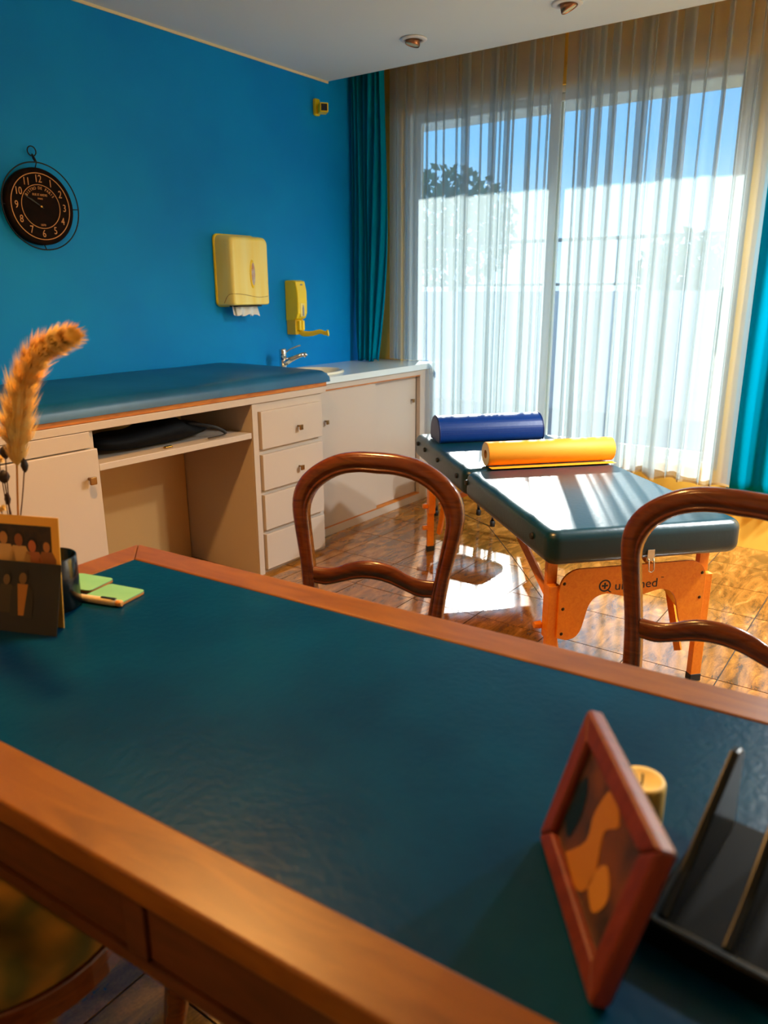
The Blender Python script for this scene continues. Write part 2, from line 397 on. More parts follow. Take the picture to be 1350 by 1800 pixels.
WARM, NEUT = (1.0, .50, .14), (.93, .98, 1.0)  # out-of-view spots below are added to lift the interior brightness
for x_, y_, pw, cl, lab in ((3.548, -.05, 210, NEUT, 'unseen fill spot added for brightness, nearer the blue wall'), (3.548, -.85, 260, NEUT, 'unseen fill spot added for brightness, farther from the blue wall'),
        (1.2, 1.565, 100, WARM, 'unseen warm fill spot added above the desk end by the pampas'),
        (-.7, 1.565, 34, WARM, 'unseen warm fill spot added behind the desk chair')):
    downlight((x_, y_, ZC), lab, R(6), (pw, cl))
ms = thing('motion_sensor', 'small yellow motion sensor high on the blue wall beside the curtain', 'sensor', (3.80, YW, 2.385))
M_yel = mat('yellow_plastic', (255, 220, 10), .35)
M_yel2 = mat('yellowed_plastic', (255, 240, 140), .35, var=(255, 226, 92), vscale=2.2, vstretch=(7, 7, .6))
MB().slab(-.022, .022, -.045, .045, 0, .022, .01, .006, M=Matrix.Rotation(R(90), 4, 'X')).build('wall_bracket', M_yel, ms)
Ms = Matrix.Translation((.01, -.045, -.012)) @ Matrix.Rotation(R(-38), 4, 'Z')
MB().box((-.025, -.055, -.025), (.025, .02, .025), M=Ms).build('sensor_head', M_yel, ms, bevel=.003)
MB().box((-.018, -.058, -.018), (.018, -.054, .018), M=Ms).build('lens', mat('dark_lens', (16, 14, 26), .25), ms)

# ------------------------------------------------------------------ clock
def clock():
    t = thing('wall_clock', 'round black vintage wall clock with tan numerals and wire ring', 'clock', (1.957, YW, 1.696))
    Mw = Matrix.Rotation(R(90), 4, 'X')   # local z -> -y : out of the wall
    M_bl = mat('aged_black', (14, 8, 5), .8, spec=.1, var=(30, 14, 6), vscale=30); M_wire = mat('black_iron', (12, 12, 14), .5, .4)
    M_tan = mat('tan_print', (206, 146, 84), .6)
    MB().lathe([(0, .004), (.148, .004), (.153, .012), (.153, .034), (.149, .040), (.142, .041), (0, .041)], seg=64, M=Mw).build('clock_body', M_bl, t)
    circ = lambda r, z: [(r*math.cos(a*math.pi/40), r*math.sin(a*math.pi/40), z) for a in range(81)]
    MB().tube(circ(.172, .045), .0028, 8, False, M=Mw).build('wire_ring', M_wire, t)
    for a in (0, 90, 180, 270):
        c, s = math.cos(R(a)), math.sin(R(a)); MB().tube([(.148*c, .148*s, .03), (.172*c, .172*s, .045)], .0022, 6, M=Mw).build('ring_strut', M_wire, t)
    m = MB(); m.tube([(0, .170, .045), (0, .188, .03), (0, .205, .02)], [.004, .006, .004], 8, M=Mw)
    m.tube([(.019*math.cos(a*math.pi/12), .217+.019*math.sin(a*math.pi/12), .02) for a in range(25)], .0025, 6, False, M=Mw); m.build('hanging_loop', M_wire, t)
    for r, wd in ((.131, .0018), (.086, .0014)):
        MB().lathe([(r-wd, .0412), (r-wd, .0420), (r+wd, .0420), (r+wd, .0412)], seg=64, M=Mw).build('dial_line', M_tan, t)
    for h in range(1, 13):
        a = R(90-30*h); text_mesh('numeral', str(h), .042, M_tan, t, Mw @ Matrix.Translation((.108*math.cos(a), .108*math.sin(a), .0418)), xs=.8)
    def arc(txt, r, size, a0, step):
        for i, ch in enumerate(txt):
            if ch == ' ': continue
            a = a0 - step*i
            text_mesh('lettering', ch, size, M_tan, t, Mw @ Matrix.Translation((r*math.cos(R(a)), r*math.sin(R(a)), .0418)) @ Matrix.Rotation(R(a-90), 4, 'Z'), xs=.85)
    arc('BISTRO DE PARIS', .073, .0165, 144, 7.7)
    text_mesh('lettering', 'RUE ST ANDRE', .0125, M_tan, t, Mw @ Matrix.Translation((0, .046, .0418)), xs=.8)
    text_mesh('lettering', 'PARIS', .009, M_tan, t, Mw @ Matrix.Translation((0, .031, .0418)))
    text_mesh('lettering', '1870', .012, M_tan, t, Mw @ Matrix.Translation((0, -.073, .0418)))
    M_hand = mat('black_hand', (8, 8, 10), .5)
    for ang, ln, wd, nm in ((R(148), .062, .0035, 'hour_hand'), (R(150), .085, .0022, 'minute_hand')):
        MB().prism([(-.012, -wd*.5), (ln*.8, -wd), (ln, 0), (ln*.8, wd), (-.012, wd*.5)], .0435 if nm == 'hour_hand' else .0450, .0442 if nm == 'hour_hand' else .0457, M=Mw @ Matrix.Rotation(ang, 4, 'Z')).build(nm, M_hand, t)
    MB().lathe([(0, .048), (.004, .048), (.006, .044), (.006, .041)], seg=16, M=Mw).build('centre_pin', mat('brass', (196, 150, 70), .25, 1.), t)
clock()

# ------------------------------------------------------------------ dispensers
def towel_dispenser():
    t = thing('paper_towel_dispenser', 'large yellow paper towel dispenser on the blue wall', 'dispenser', (3.085, YW, 1.27))
    W, H, Dp = .305, .375, .125
    Mw = Matrix.Rotation(R(90), 4, 'X')
    MB().slab(-W/2, W/2, 0, H, 0, .014, .03, .005, M=Mw).build('back_plate', M_yel, t)
    # cover: lofted from the back plate, narrowing slightly towards the front
    vs = []; fs = []; secs = [(0.008, 0, .0), (.085, .006, .0), (.11, .012, .004), (.121, .02, .01), (.125, .034, .022)]
    n = 0
    for dp, ins, _ in secs:
        x0, x1, z0, z1 = -W/2+.006+ins*.7, W/2-.006-ins*.7, .006+ins*.25, H-.006-ins*.8; rc = .03
        ring = []
        for q, (cx, cz) in enumerate(((x1-rc, z1-rc), (x0+rc, z1-rc), (x0+.012, z0+.012), (x1-.012, z0+.012))):
            r_ = rc if q < 2 else .012
            for k in range(6): a = math.pi/2*(q+k/5); ring.append((cx+r_*math.cos(a), -dp, cz+r_*math.sin(a)))
        n = len(ring); vs += ring
    for i in range(len(secs)-1):
        for k in range(n): fs.append((i*n+k, i*n+(k+1) % n, (i+1)*n+(k+1) % n, (i+1)*n+k))
    fs.append(tuple(range((len(secs)-1)*n, len(secs)*n)))
    MB().add(vs, fs[:-1], True).add(vs[-n:], [tuple(range(n))], False).build('cover', M_yel2, t)
    # seam of the lower flap, drawn as a darker yellow line
    sm = spline([(-.145, -.06, .02), (-.142, -.09, .06), (-.128, -.1225, .068), (-.06, -.1262, .064), (.04, -.1262, .050), (.10, -.1262, .052), (.125, -.124, .056)], 6)
    MB().tube(sm, .0011, 6).build('flap_seam', mat('seam_line', (150, 110, 20), .7), t)
    lk = MB().lathe([(0, .003), (.020, .003), (.023, .001), (.024, -.002)], seg=32, M=Matrix.Translation((.01, -.1265, .170)) @ Mw @ Matrix.Diagonal((.80, 3.1, 1, 1))).build('window_surround', M_yel, t)
    MB().lathe([(0, .0015), (.017, .0015), (.019, 0)], seg=32, M=Matrix.Translation((.012, -.1300, .170)) @ Mw @ Matrix.Diagonal((.72, 3.1, 1, 1))).build('level_window', mat('silver_sticker', (190, 196, 190), .3, var=(196, 110, 20), vscale=14, vstretch=(1, 1, 1.5)), lk)
    MB().box((-.09, -.105, .0), (.09, -.04, .007)).build('paper_slot', mat('slot_dark', (60, 50, 24), .8), t)
    p = thing('paper_towel', 'crumpled white paper towel hanging from the yellow dispenser', 'paper towel', (3.085, YW, 1.2765))
    vs = []; fs = []; NX, NZ = 26, 6
    for layer, (dx, dy, ph) in enumerate(((0, -.068, 0), (.012, -.080, 1.3))):
        b = len(vs)
        for i in range(NX+1):
            for k in range(NZ+1):
                x = -.095+.16*i/NX+dx; hgt = .052+.006*math.sin(i*.7+ph)+.008*(i/NX-.5)
                vs.append((x+.006*k/NZ*math.sin(i*.5), dy+.006*math.sin(i*.55+ph+k*.3)-.012*(k/NZ), -hgt*k/NZ))
        for i in range(NX):
            for k in range(NZ): a = b+i*(NZ+1)+k; fs.append((a, a+NZ+1, a+NZ+2, a+1))
    MB().add(vs, fs, True).build('sheets', mat('white_tissue', (230, 238, 236), .9), p)
towel_dispenser()
def soap_dispenser():
    t = thing('soap_dispenser', 'narrow yellow soap dispenser with elbow lever above the tap', 'dispenser', (3.522, YW, 1.10))
    M_ol = mat('yellow_plastic_side', (255, 222, 10), .35)
    # side profile (depth, z) of the casing, extruded over the width
    prof = [(0, .08), (0, .311), (.06, .312), (.085, .305), (.098, .25), (.100, .19), (.098, .125), (.085, .095), (.06, .085)]
    MB().prism([(-d, z) for d, z in prof], -.042, .042, 'x').build('casing', M_ol, t, bevel=.006, bseg=3)
    fr = [(-.018, .295), (.018, .295), (.024, .20), (.022, .19), (-.022, .19), (-.024, .20)]
    o = MB().prism([(x, z) for x, z in fr], -.103, -.095, 'y').build('front_strip', M_yel2, t, bevel=.003); o.rotation_euler = (R(-3), 0, 0); o.location = (0, .012, 0)
    MB().box((-.020, -.1025, .105), (.020, -.094, .182)).build('lower_strip', M_yel2, t, bevel=.003)
    MB().prism([(-.006, .108), (.008, .108), (.008, .15), (.003, .172), (-.001, .172), (-.006, .15)], -.1045, -.1020, 'y').build('level_window', mat('grey_window', (150, 156, 160), .2), t)
    MB().box((-.036, -.07, 0), (.036, 0, .085)).build('pump_block', mat('yellow_plastic_base', (226, 190, 30), .4), t, bevel=.004)
    for x in (-.014, .014): MB().box((x-.010, -.092, .025), (x+.010, -.066, .082)).build('lever_arm', M_yel, t, bevel=.004)
    pth = spline([(0, -.070, .022), (0, -.10, .006), (.01, -.16, .008), (.015, -.215, .020), (.02, -.25, .012), (.022, -.275, .014)], 6)
    rr = [.020-.008*math.sin(min(1, i/len(pth)*1.2)*math.pi*.5)+(.006 if i > len(pth)-5 else 0) for i in range(len(pth))]
    MB().tube(pth, rr, 12, flat=.30).build('elbow_lever', M_yel, t)
    MB().prism(ellipse(0, .287, .011, .0045), -.0945, -.0930, 'y').build('printed_emblem', mat('grey_print', (150, 150, 130), .6), t)
soap_dispenser()

# ------------------------------------------------------------------ built-in cabinets along the blue wall
M_cab = mat('white_laminate', (186, 172, 156), .4)
M_cabin = mat('laminate_inside', (196, 156, 96), .55)
M_oak = mat('oak_trim', (196, 118, 26), .45, var=(164, 88, 14), vscale=7, vstretch=(1.2, 12, 12), wood=True)
M_knob = mat('bronze_knob', (150, 112, 66), .3, .9)
YF, YS = 2.5635, 2.701
def knob(parent, x, y, z, s=1., name='knob'):
    m = MB(); m.cyl((x, y, z+.002), (x, y-.022*s, z+.002), .0045*s, seg=10); m.slab(-.012*s, .012*s, -.013*s, .013*s, 0, .008*s, .004, .0025, M=Matrix.Translation((x, y-.020*s, z-.003)) @ Matrix.Rotation(R(90), 4, 'X'))
    return m.build(name, M_knob, parent)
# left door cabinet
t = thing('door_cabinet', 'low cabinet with one hinged door under the couch, behind the pampas grass', 'cabinet', (1.42, YF, 0))
ox = 1.42
MB().box((1.12-ox, 0.018, 0), (1.685-ox, .58, .845)).build('carcass', M_cab, t, bevel=.002)
MB().box((1.12-ox, .0, .784), (1.66-ox, .018, .845)).build('top_panel', M_cab, t, bevel=.002)
d = MB().box((1.13-ox, -.008, .05), (1.682-ox, .016, .779)).build('door', M_cab, t, bevel=.003); knob(d, 1.632-ox, -.008, .668, 1.15)
# kneehole with shelf
t = thing('shelf_bay', 'open bay with a shelf and knee space between the door cabinet and drawers', 'shelf unit', (2.1, YF, 0)); ox = 2.1
MB().box((1.69-ox, .50, 0), (2.505-ox, .53, .84)).build('back_panel', M_cabin, t)
MB().box((1.69-ox, .004, .687), (2.505-ox, .50, .714)).build('shelf', M_cab, t, bevel=.002)
MB().box((1.12-ox, .0, .847), (3.045-ox, .60, .878)).build('couch_deck', M_cab, t, bevel=.002)
# drawer unit
t = thing('drawer_unit', 'white drawer cabinet with four drawers beside the sink cabinet', 'drawer unit', (2.765, YF, 0)); ox = 2.765
MB().box((2.51-ox, .012, 0), (3.018-ox, .60, .845)).build('carcass', M_cab, t, bevel=.002)
MB().box((2.511-ox, .0, .0), (2.545-ox, .012, .845)).build('face_stile', M_cab, t)
for z0, z1 in ((.627, .807), (.425, .600), (.225, .402), (.022, .203)):
    d = MB().box((2.556-ox, -.012, z0), (2.994-ox, .012, z1)).build('drawer', M_cab, t, bevel=.002)
    knob(d, 2.808-ox, -.012, (z0+z1)/2-.012)
# sink cabinet
t = thing('sink_cabinet', 'white sink cabinet with two sliding doors next to the window', 'cabinet', (3.67, YS, 0)); ox = 3.67
m = MB(); m.box((3.05-ox, .0, 0), (4.32-ox, .03, .048)); m.box((4.15-ox, 0, .048), (4.32-ox, .03, .862)); m.box((3.05-ox, 0, .832), (4.15-ox, .03, .862)); m.build('face_frame', M_cab, t, bevel=.002)
m = MB(); m.box((3.05-ox, .07, 0), (3.07-ox, .52, .862)); m.box((4.30-ox, .07, 0), (4.32-ox, .52, .862)); m.box((3.07-ox, .50, .0), (4.30-ox, .52, .862)); m.box((3.07-ox, .07, .0), (4.30-ox, .50, .04)); m.build('carcass', M_cab, t)
d = MB().box((3.055-ox, .006, .050), (3.675-ox, .022, .828)).build('sliding_door', M_cab, t, bevel=.0015); knob(d, 3.20-ox, .006, .66, .9)
d = MB().box((3.64-ox, .034, .056), (4.150-ox, .050, .826)).build('sliding_door', M_cab, t, bevel=.0015); knob(d, 4.095-ox, .034, .675, .9)
for z0, z1 in ((.048, .054), (.826, .832)): MB().box((3.055-ox, .0, z0), (4.15-ox, .06, z1)).build('door_track', M_oak, t)
# countertop with a round hole for the basin
M_top = mat('white_counter', (206, 220, 222), .18)
SC, SA, SB = (3.338, 2.945), .245, .185
t = thing('countertop', 'pale laminate countertop around the sink by the window', 'countertop', (3.67, YW, .865)); ox = 3.67
vs = []; fs = []; NS = 64; x0, x1, y0, y1 = 3.078-ox, 4.33-ox, YS-.012-YW, -.001
cxx, cyy = SC[0]-ox, SC[1]-YW
hole = []; rim = []
for k in range(NS):
    a = 2*math.pi*k/NS; c, s = math.cos(a), math.sin(a); hole.append((cxx+c*SA*.93, cyy+s*SB*.93))
    tx = ((x1-cxx)/c if c > 1e-9 else (x0-cxx)/c if c < -1e-9 else 1e9); ty = ((y1-cyy)/s if s > 1e-9 else (y0-cyy)/s if s < -1e-9 else 1e9)
    q = min(tx, ty); rim.append((cxx+c*q, cyy+s*q))
for zz in (.035, 0):
    vs += [(x, y, zz) for x, y in hole] + [(x, y, zz) for x, y in rim]
for k in range(NS):
    j = (k+1) % NS
    fs += [(k, j, NS+j, NS+k), (2*NS+k, 3*NS+k, 3*NS+j, 2*NS+j), (k, 2*NS+k, 2*NS+j, j), (NS+k, NS+j, 3*NS+j, 3*NS+k)]
m = MB().add(vs, fs)
for cx_, cy_ in ((x0, y0), (x1, y0), (x1, y1), (x0, y1)):   # close the cut corners
    k = min(range(NS), key=lambda i: (rim[i][0]-cx_)**2+(rim[i][1]-cy_)**2)
    a_, b_ = rim[k], rim[(k+1) % NS]; 
    for p_, q_ in ((rim[k-1], rim[k]), (rim[k], rim[(k+1) % NS])):
        if abs(p_[0]-q_[0]) > 1e-6 and abs(p_[1]-q_[1]) > 1e-6: m.prism([p_, (cx_, cy_), q_], 0, .035)
m.build('worktop', M_top, t)
# basin
t = thing('sink_basin', 'cream oval sink basin set in the countertop, half behind the couch pad', 'sink', (SC[0], SC[1], .90))
M_cer = mat('cream_ceramic', (232, 226, 200), .12)
MB().lathe([(.0, -.125), (.35, -.12), (.68, -.085), (.84, -.03), (.90, .006), (.93, .013), (.97, .013), (1.0, .006), (1.0, .0008)], seg=48, M=Matrix.Diagonal((SA, SB, 1, 1))).build('bowl', M_cer, t)
MB().lathe([(0, -.121), (.018, -.121), (.021, -.124)], seg=20).build('drain', M_chrome, t)
# faucet
t = thing('faucet', 'chrome mixer tap with raised lever behind the couch pad', 'faucet', (3.325, 3.118, .9135))
m = MB(); m.lathe([(.026, 0), (.026, .008), (.021, .012), (.021, .075), (.023, .08), (.0, .081)], seg=24)
dv = Vector((.55, -.83, 0)).normalized()
pth = [Vector((0, 0, .035))+dv*.005, Vector((0, 0, .058))+dv*.05, Vector((0, 0, .076))+dv*.095, Vector((0, 0, .085))+dv*.125]
m.tube(pth, [.022, .016, .012, .012], 14); m.build('spout', M_chrome, t)
MB().tube([pth[-1]-dv*.003+Vector((0, 0, .006)), pth[-1]+dv*.012-Vector((0, 0, .012))], [.013, .013], 14).build('aerator', M_chrome, t)
MB().lathe([(.021, .083), (.022, .11), (.018, .116), (0, .117)], seg=24).build('cartridge_cap', M_chrome, t)
MB().tube(spline([Vector((0, 0, .095))+dv*.018, Vector((0, 0, .112))+dv*.04, Vector((0, 0, .130))+dv*.085, Vector((0, 0, .135))+dv*.105], 5), .0042, 8).build('lever', M_chrome, t)

# couch pad on a wooden board
t = thing('couch_pad', 'long blue vinyl couch pad on a wooden board along the blue wall', 'couch pad', (2.09, YF, .879)); ox = 2.09
M_vinyl = mat('blue_vinyl', (6, 66, 104), .38, var=(14, 84, 122), vscale=3, bump=.25, bscale=14)
MB().box((1.11-ox, .0, .0), (3.052-ox, .64, .024)).build('wooden_board', M_oak, t, bevel=.002)
NX, NY = 60, 22; vs = []; fs = []
def padz(u, v):   # u,v in 0..1
    ex = min(u, 1-u)*1.97; ey = min(v, 1-v)*.65; r = .05
    fx = 1 if ex > r else math.sqrt(max(0, 1-(1-ex/r)**2)); fy = 1 if ey > r else math.sqrt(max(0, 1-(1-ey/r)**2))
    return .022+.060*min(fx, fy)**.8*1. + .022*v*min(1, ex/.2)*fy + .004*math.sin(u*19+v*3)*min(1, ex*4)*min(1, ey*6)
for i in range(NX+1):
    for k in range(NY+1):
        u = .5-.5*math.cos(math.pi*i/NX); v = .5-.5*math.cos(math.pi*k/NY)
        vs.append((1.095-ox+1.98*u, -.008+.655*v, padz(u, v)))
for i in range(NX):
    for k in range(NY): a = i*(NY+1)+k; fs.append((a, a+NY+1, a+NY+2, a+1))
m = MB().add(vs, fs, True); m.add([(1.10-ox, -.006, .022), (3.072-ox, -.006, .022), (3.072-ox, .645, .022), (1.10-ox, .645, .022)], [(0, 1, 2, 3)])
m.build('pad', M_vinyl, t)
# dark bag on the shelf
t = thing('soft_bag', 'crumpled black bag lying on the shelf under the couch', 'bag', (2.05, YF+.16, .7145))
vs = []; fs = []; N1, N2 = 36, 18; rg = random.Random(8)
for i in range(N1):
    for k in range(N2+1):
        a = 2*math.pi*i/N1; p = math.pi*k/N2
        x = .33*math.sin(p)*math.cos(a); y = .115*math.sin(p)*math.sin(a); z = .066+.066*math.cos(p)
        q = .86+.06*math.sin(x*17)+.05*math.sin(x*31+y*22)+.04*math.sin(y*40+x*5)
        vs.append((x*(1+.05*math.sin(y*50)), y*q, max(.0005, .0005+z*q*(1.0-.2*(x > .12))*(.88+.12*math.sin(x*11+.5)))))
for i in range(N1):
    for k in range(N2): a = i*(N2+1)+k; b = ((i+1) % N1)*(N2+1)+k; fs.append((a, b, b+1, a+1))
MB().add(vs, fs, True).build('bag_body', mat('black_nylon', (6, 9, 12), .7, spec=.15, bump=.4, bscale=30), t)
MB().tube(spline([(.18, -.03, .07), (.27, -.10, .05), (.33, -.115, .012), (.22, -.125, .008)], 6), .008, 8, flat=.3).build('strap', mat('black_strap', (14, 16, 18), .6), t)
MB().box((-.02, -.128, .001), (.02, -.110, .008)).build('buckle', mat('brass', (196, 150, 70), .25, 1.), t, bevel=.002)

# ------------------------------------------------------------------ massage table
TH = R(47.27); TC = (2.997, 1.326)
M_tv = mat('teal_vinyl', (0, 40, 52), .30, var=(2, 50, 62), vscale=4, bump=.12, bscale=60)
M_beech = mat('beech_wood', (236, 142, 30), .35, var=(226, 124, 18), vscale=5, vstretch=(2, 14, 14), wood=True)
M_blk = mat('black_rubber', (14, 14, 15), .6)
def massage_table():
    t = thing('massage_table', 'portable teal massage table with orange wooden legs near the window', 'massage table', (TC[0], TC[1], 0), TH)
    zt, zb, hw, hl = .622, .505, .345, .89
    for a, b in ((-hl, -.003), (.003, hl)):
        c = MB().slab(a, b, -hw, hw, zb+.001, zt, .045, .034, ne=7).build('cushion', M_tv, t)
        sm = spline([((a+b)/2-(b-a)/2*.985, -hw-.0005, zb+.03), ((a+b)/2, -hw-.0005, zb+.03), ((a+b)/2+(b-a)/2*.985, -hw-.0005, zb+.03)], 4)
        f = MB(); f.box((a+.09, -hw+.10, zb-.02), (b-.09, -hw+.12, zb+.001)); f.box((a+.09, hw-.12, zb-.02), (b-.09, hw-.10, zb+.001)); f.box((a+.09, -hw+.12, zb-.02), (a+.11, hw-.12, zb+.001)); f.box((b-.11, -hw+.12, zb-.02), (b-.09, hw-.12, zb+.001))
        f.build('underframe', M_beech, t)
    for s_, z in ((.80, .585), (.66, .58), (.42, .578), (.105, .575), (-.035, .578), (-.755, .572)):
        for sg in (1, -1):
            MB().cyl((s_, sg*(hw-.004), z), (s_, sg*(hw+.008), z), .013, .010, 16).build('corner_button', M_blk, t)
    # legs: two posts each, telescopic with clamp knobs, rubber tip
    for e in (-1, 1):
        s0 = e*.765
        for sg in (1, -1):
            v = sg*.280
            l = MB(); l.box((s0-.020, v-.018, .215), (s0+.004, v+.018, zb)); l.build('leg', M_beech, t, bevel=.002)
            low = MB(); low.box((s0-.026, v-.020, .025), (s0-.020, v+.020, .41)).box((s0-.048, v-.020, .025), (s0-.026, v+.020, .41)) if e < 0 else low.box((s0+.004, v-.018, .025), (s0+.024, v+.018, .36)); low = low.build('leg_extension', M_beech, t, bevel=.002)
            MB().box((s0+(-.050 if e < 0 else .002), v-.021, .0), (s0+(-.018 if e < 0 else .026), v+.021, .027)).build('foot', M_blk, low, bevel=.002)
            for z in (.13, .25):
                MB().cyl((s0+.01, v+sg*.018, z), (s0+.01, v+sg*.044, z), .016, .013, 6).build('clamp_knob', M_beech, t, bevel=.002)
            # braces towards the middle
            x1 = e*.24
            MB().tube([(s0-e*.02, v-sg*.05, .27), (x1, v-sg*.06, zb-.03)], .017, 4, smooth=False).build('brace', M_beech, t)
            MB().tube([(s0-e*.005, v-sg*.045, .10), (s0-e*.10, v-sg*.045, .30)], .016, 4, smooth=False).build('brace', M_beech, t)
            MB().tube([(e*.62, v-sg*.04, .29), (e*.30, v-sg*.05, .33), (0, v-sg*.05, .37)], .0016, 5).build('support_cable', mat('steel_cable', (90, 96, 100), .4, .8), t)
        if e > 0: MB().box((s0-.02, -.25, .40), (s0+.0, .25, .47)).build('crossbar', M_beech, t, bevel=.002)
    # end panel with arch cut-out
    pts = [(-.268, .226)] + [(-.268, .40)] 
    cxs = [(-.268, .41)]
    outer = [(-.268, .226), (-.268, .40)]
    for k in range(1, 8): a = math.pi - math.pi/2*k/8; outer.append((-.198+.07*math.cos(a), .40+.068*math.sin(a)))
    outer += [(-.198, .468), (.198, .468)]
    for k in range(1, 8): a = math.pi/2 - math.pi/2*k/8; outer.append((.198+.07*math.cos(a), .40+.068*math.sin(a)))
    outer += [(.268, .40), (.268, .226)]
    inner = [(.235, .215), (.205, .222), (.185, .245), (.172, .29), (.160, .335), (.138, .362), (.10, .373), (.05, .362), (0, .352), (-.05, .362), (-.10, .373), (-.138, .362), (-.160, .335), (-.172, .29), (-.185, .245), (-.205, .222), (-.235, .215)]
    inner = [(p.x, p.y) for p in spline([(a, b, 0) for a, b in inner], 3)]
    xp = -.8135
    p = MB().prism(outer+inner, xp-.009, xp, 'x').build('end_panel', M_beech, t, bevel=.001)
    for v in (-.252, .252):
        for z in (.42, .33, .24): MB().lathe([(0, .003), (.004, .0025), (.006, 0)], seg=12, M=Matrix.Translation((xp-.009, v, z)) @ Matrix.Rotation(R(-90), 4, 'Y')).build('screw', mat('dark_screw', (70, 52, 30), .3, .8), p)
    # printed logo: reads towards the near end; +v is on the viewer's left
    M_ink = mat('black_ink', (16, 14, 10), .5)
    Mx = Matrix(((0, 0, -1, xp-.0092), (-1, 0, 0, 0), (0, 1, 0, 0), (0, 0, 0, 1)))   # text x -> -v, text y -> z, text z -> -u
    q = MB(); qc = (-.107, .402)
    ring = []
    q.lathe([(.0165, 0), (.0165, .0007), (.0215, .0007), (.0215, 0)], seg=40, M=Mx @ Matrix.Translation((qc[0], qc[1], 0)), smooth=False)
    q.box((-.011, -.0032, 0), (.011, .0032, .0007), M=Mx @ Matrix.Translation((qc[0], qc[1], 0))); q.box((-.0032, -.011, 0), (.0032, .011, .0008), M=Mx @ Matrix.Translation((qc[0], qc[1], 0)))
    q.prism([(.006, -.014), (.012, -.014), (.027, -.0255), (.019, -.0255)], 0, .0007, M=Mx @ Matrix.Translation((qc[0], qc[1], 0)))
    q.build('logo_emblem', M_ink, p)
    text_mesh('logo_lettering', 'uirumed', .045, M_ink, p, Mx @ Matrix.Translation((.008, .397, .0004)), .0004, xs=1.05)
    text_mesh('logo_lettering', 'TM', .008, M_ink, p, Mx @ Matrix.Translation((.102, .415, .0004)), .0004)
    lt = MB(); lt.box((-.895, -.02, .505), (-.888, .005, .545)); lt.build('latch', M_chrome, t, bevel=.001)
    MB().tube([(-.897, -.018, .515), (-.899, -.020, .475), (-.899, -.012, .468), (-.899, -.002, .472), (-.897, .0, .515)], .0018, 6).build('latch_loop', M_chrome, t)
    return t
massage_table()
# bolster and paper roll lying across the table
cT, sT = math.cos(TH), math.sin(TH)
def on_table(s, v, z): return (TC[0]+cT*s-sT*v, TC[1]+sT*s+cT*v, z)
t = thing('bolster', 'navy half-round vinyl bolster cushion at the far end of the massage table', 'bolster', on_table(.66, .02, .6255), TH)
pr = [(-.078, .0), (-.088, .02), (-.084, .062), (-.06, .10), (-.02, .122), (.02, .122), (.06, .10), (.084, .062), (.088, .02), (.078, 0)]
pr = [(p.x, p.y) for p in spline([(a, b, 0) for a, b in pr], 4)]
MB().prism(pr, -.275, .275, 'y').build('cushion', mat('navy_vinyl', (0, 46, 116), .34, spec=.3, bump=.1, bscale=60), t, bevel=.010, bseg=3)
for s_ in (-1, 1):
    MB().tube([(a, s_*.2705, b) for a, b in pr], .003, 6, False).build('piping', mat('navy_piping', (4, 36, 104), .4), t)
t = thing('paper_roll', 'orange couch paper roll lying across the massage table', 'paper roll', on_table(.055, -.055, .624), TH)
M_pap = mat('orange_paper', (240, 158, 24), .6)
m = MB(); RO = .052
Mr = Matrix.Translation((0, 0, RO)) @ Matrix.Rotation(R(90), 4, 'X')
m.lathe([(.018, -.29), (RO-.001, -.29), (RO, -.288), (RO, .288), (RO-.001, .29), (.018, .29)], seg=48, M=Mr); m.build('roll', M_pap, t)
MB().lathe([(.018, -.289), (.016, -.289), (.016, .289), (.018, .289)], seg=24, M=Mr).build('core', mat('cardboard', (140, 96, 50), .8), t)
for e_ in (.2905, -.2905): MB().lathe([(.019, e_), (RO-.002, e_)], seg=48, M=Mr).build('roll_end', mat('paper_edge', (214, 208, 186), .8), t)
MB().add([(-.03, -.285, .0015), (-.03, .285, .0015), (-.075, .285, .0022), (-.075, -.285, .0022)], [(0, 1, 2, 3)]).build('loose_sheet', M_pap, t)
# chrome step stool behind the table
t = thing('step_stool', 'chrome-legged stool with black feet behind the massage table', 'stool', (3.99, 2.21, 0))
MB().slab(-.14, .14, -.16, .16, .40, .45, .06, .015).build('seat', mat('black_vinyl', (20, 22, 24), .4), t)
for lx, ly in ((-.085, -.19), (.08, -.005), (-.083, .205), (.17, .17)):
    l = MB().tube([(lx*.8, ly*.8, .40), (lx, ly, .02)], .010, 10).build('leg', M_chrome, t)
    MB().lathe([(0, 0), (.015, 0), (.016, .03), (.011, .034)], (lx, ly, 0), 14).build('rubber_tip', M_blk, l)

# ------------------------------------------------------------------ chairs
M_mah = mat('mahogany', (114, 54, 12), .22, var=(82, 34, 6), vscale=4, vstretch=(3, 3, 14), wood=True, coat=.4)
half_o = [(0, .357), (.06, .355), (.115, .344), (.165, .320), (.205, .288), (.228, .252), (.236, .212), (.232, .17), (.222, .12), (.21, .065), (.202, .013), (.197, -.04), (.193, -.10), (.190, -.16)]
half_i = [(0, .302), (.05, .302), (.1, .292), (.14, .272), (.17, .245), (.187, .21), (.19, .18), (.183, .13), (.173, .07), (.164, .01), (.157, -.045), (.153, -.10), (.150, -.16)]
def resample(pts, n):
    P = spline([(a, b, 0) for a, b in pts], 8); d = [0]
    for i in range(1, len(P)): d.append(d[-1]+(P[i]-P[i-1]).length)
    o = []
    for k in range(n):
        s = d[-1]*k/(n-1); i = max(j for j in range(len(d)) if d[j] <= s+1e-9); i = min(i, len(P)-2)
        f = (s-d[i])/max(1e-9, d[i+1]-d[i]); o.append(P[i].lerp(P[i+1], f))
    return o
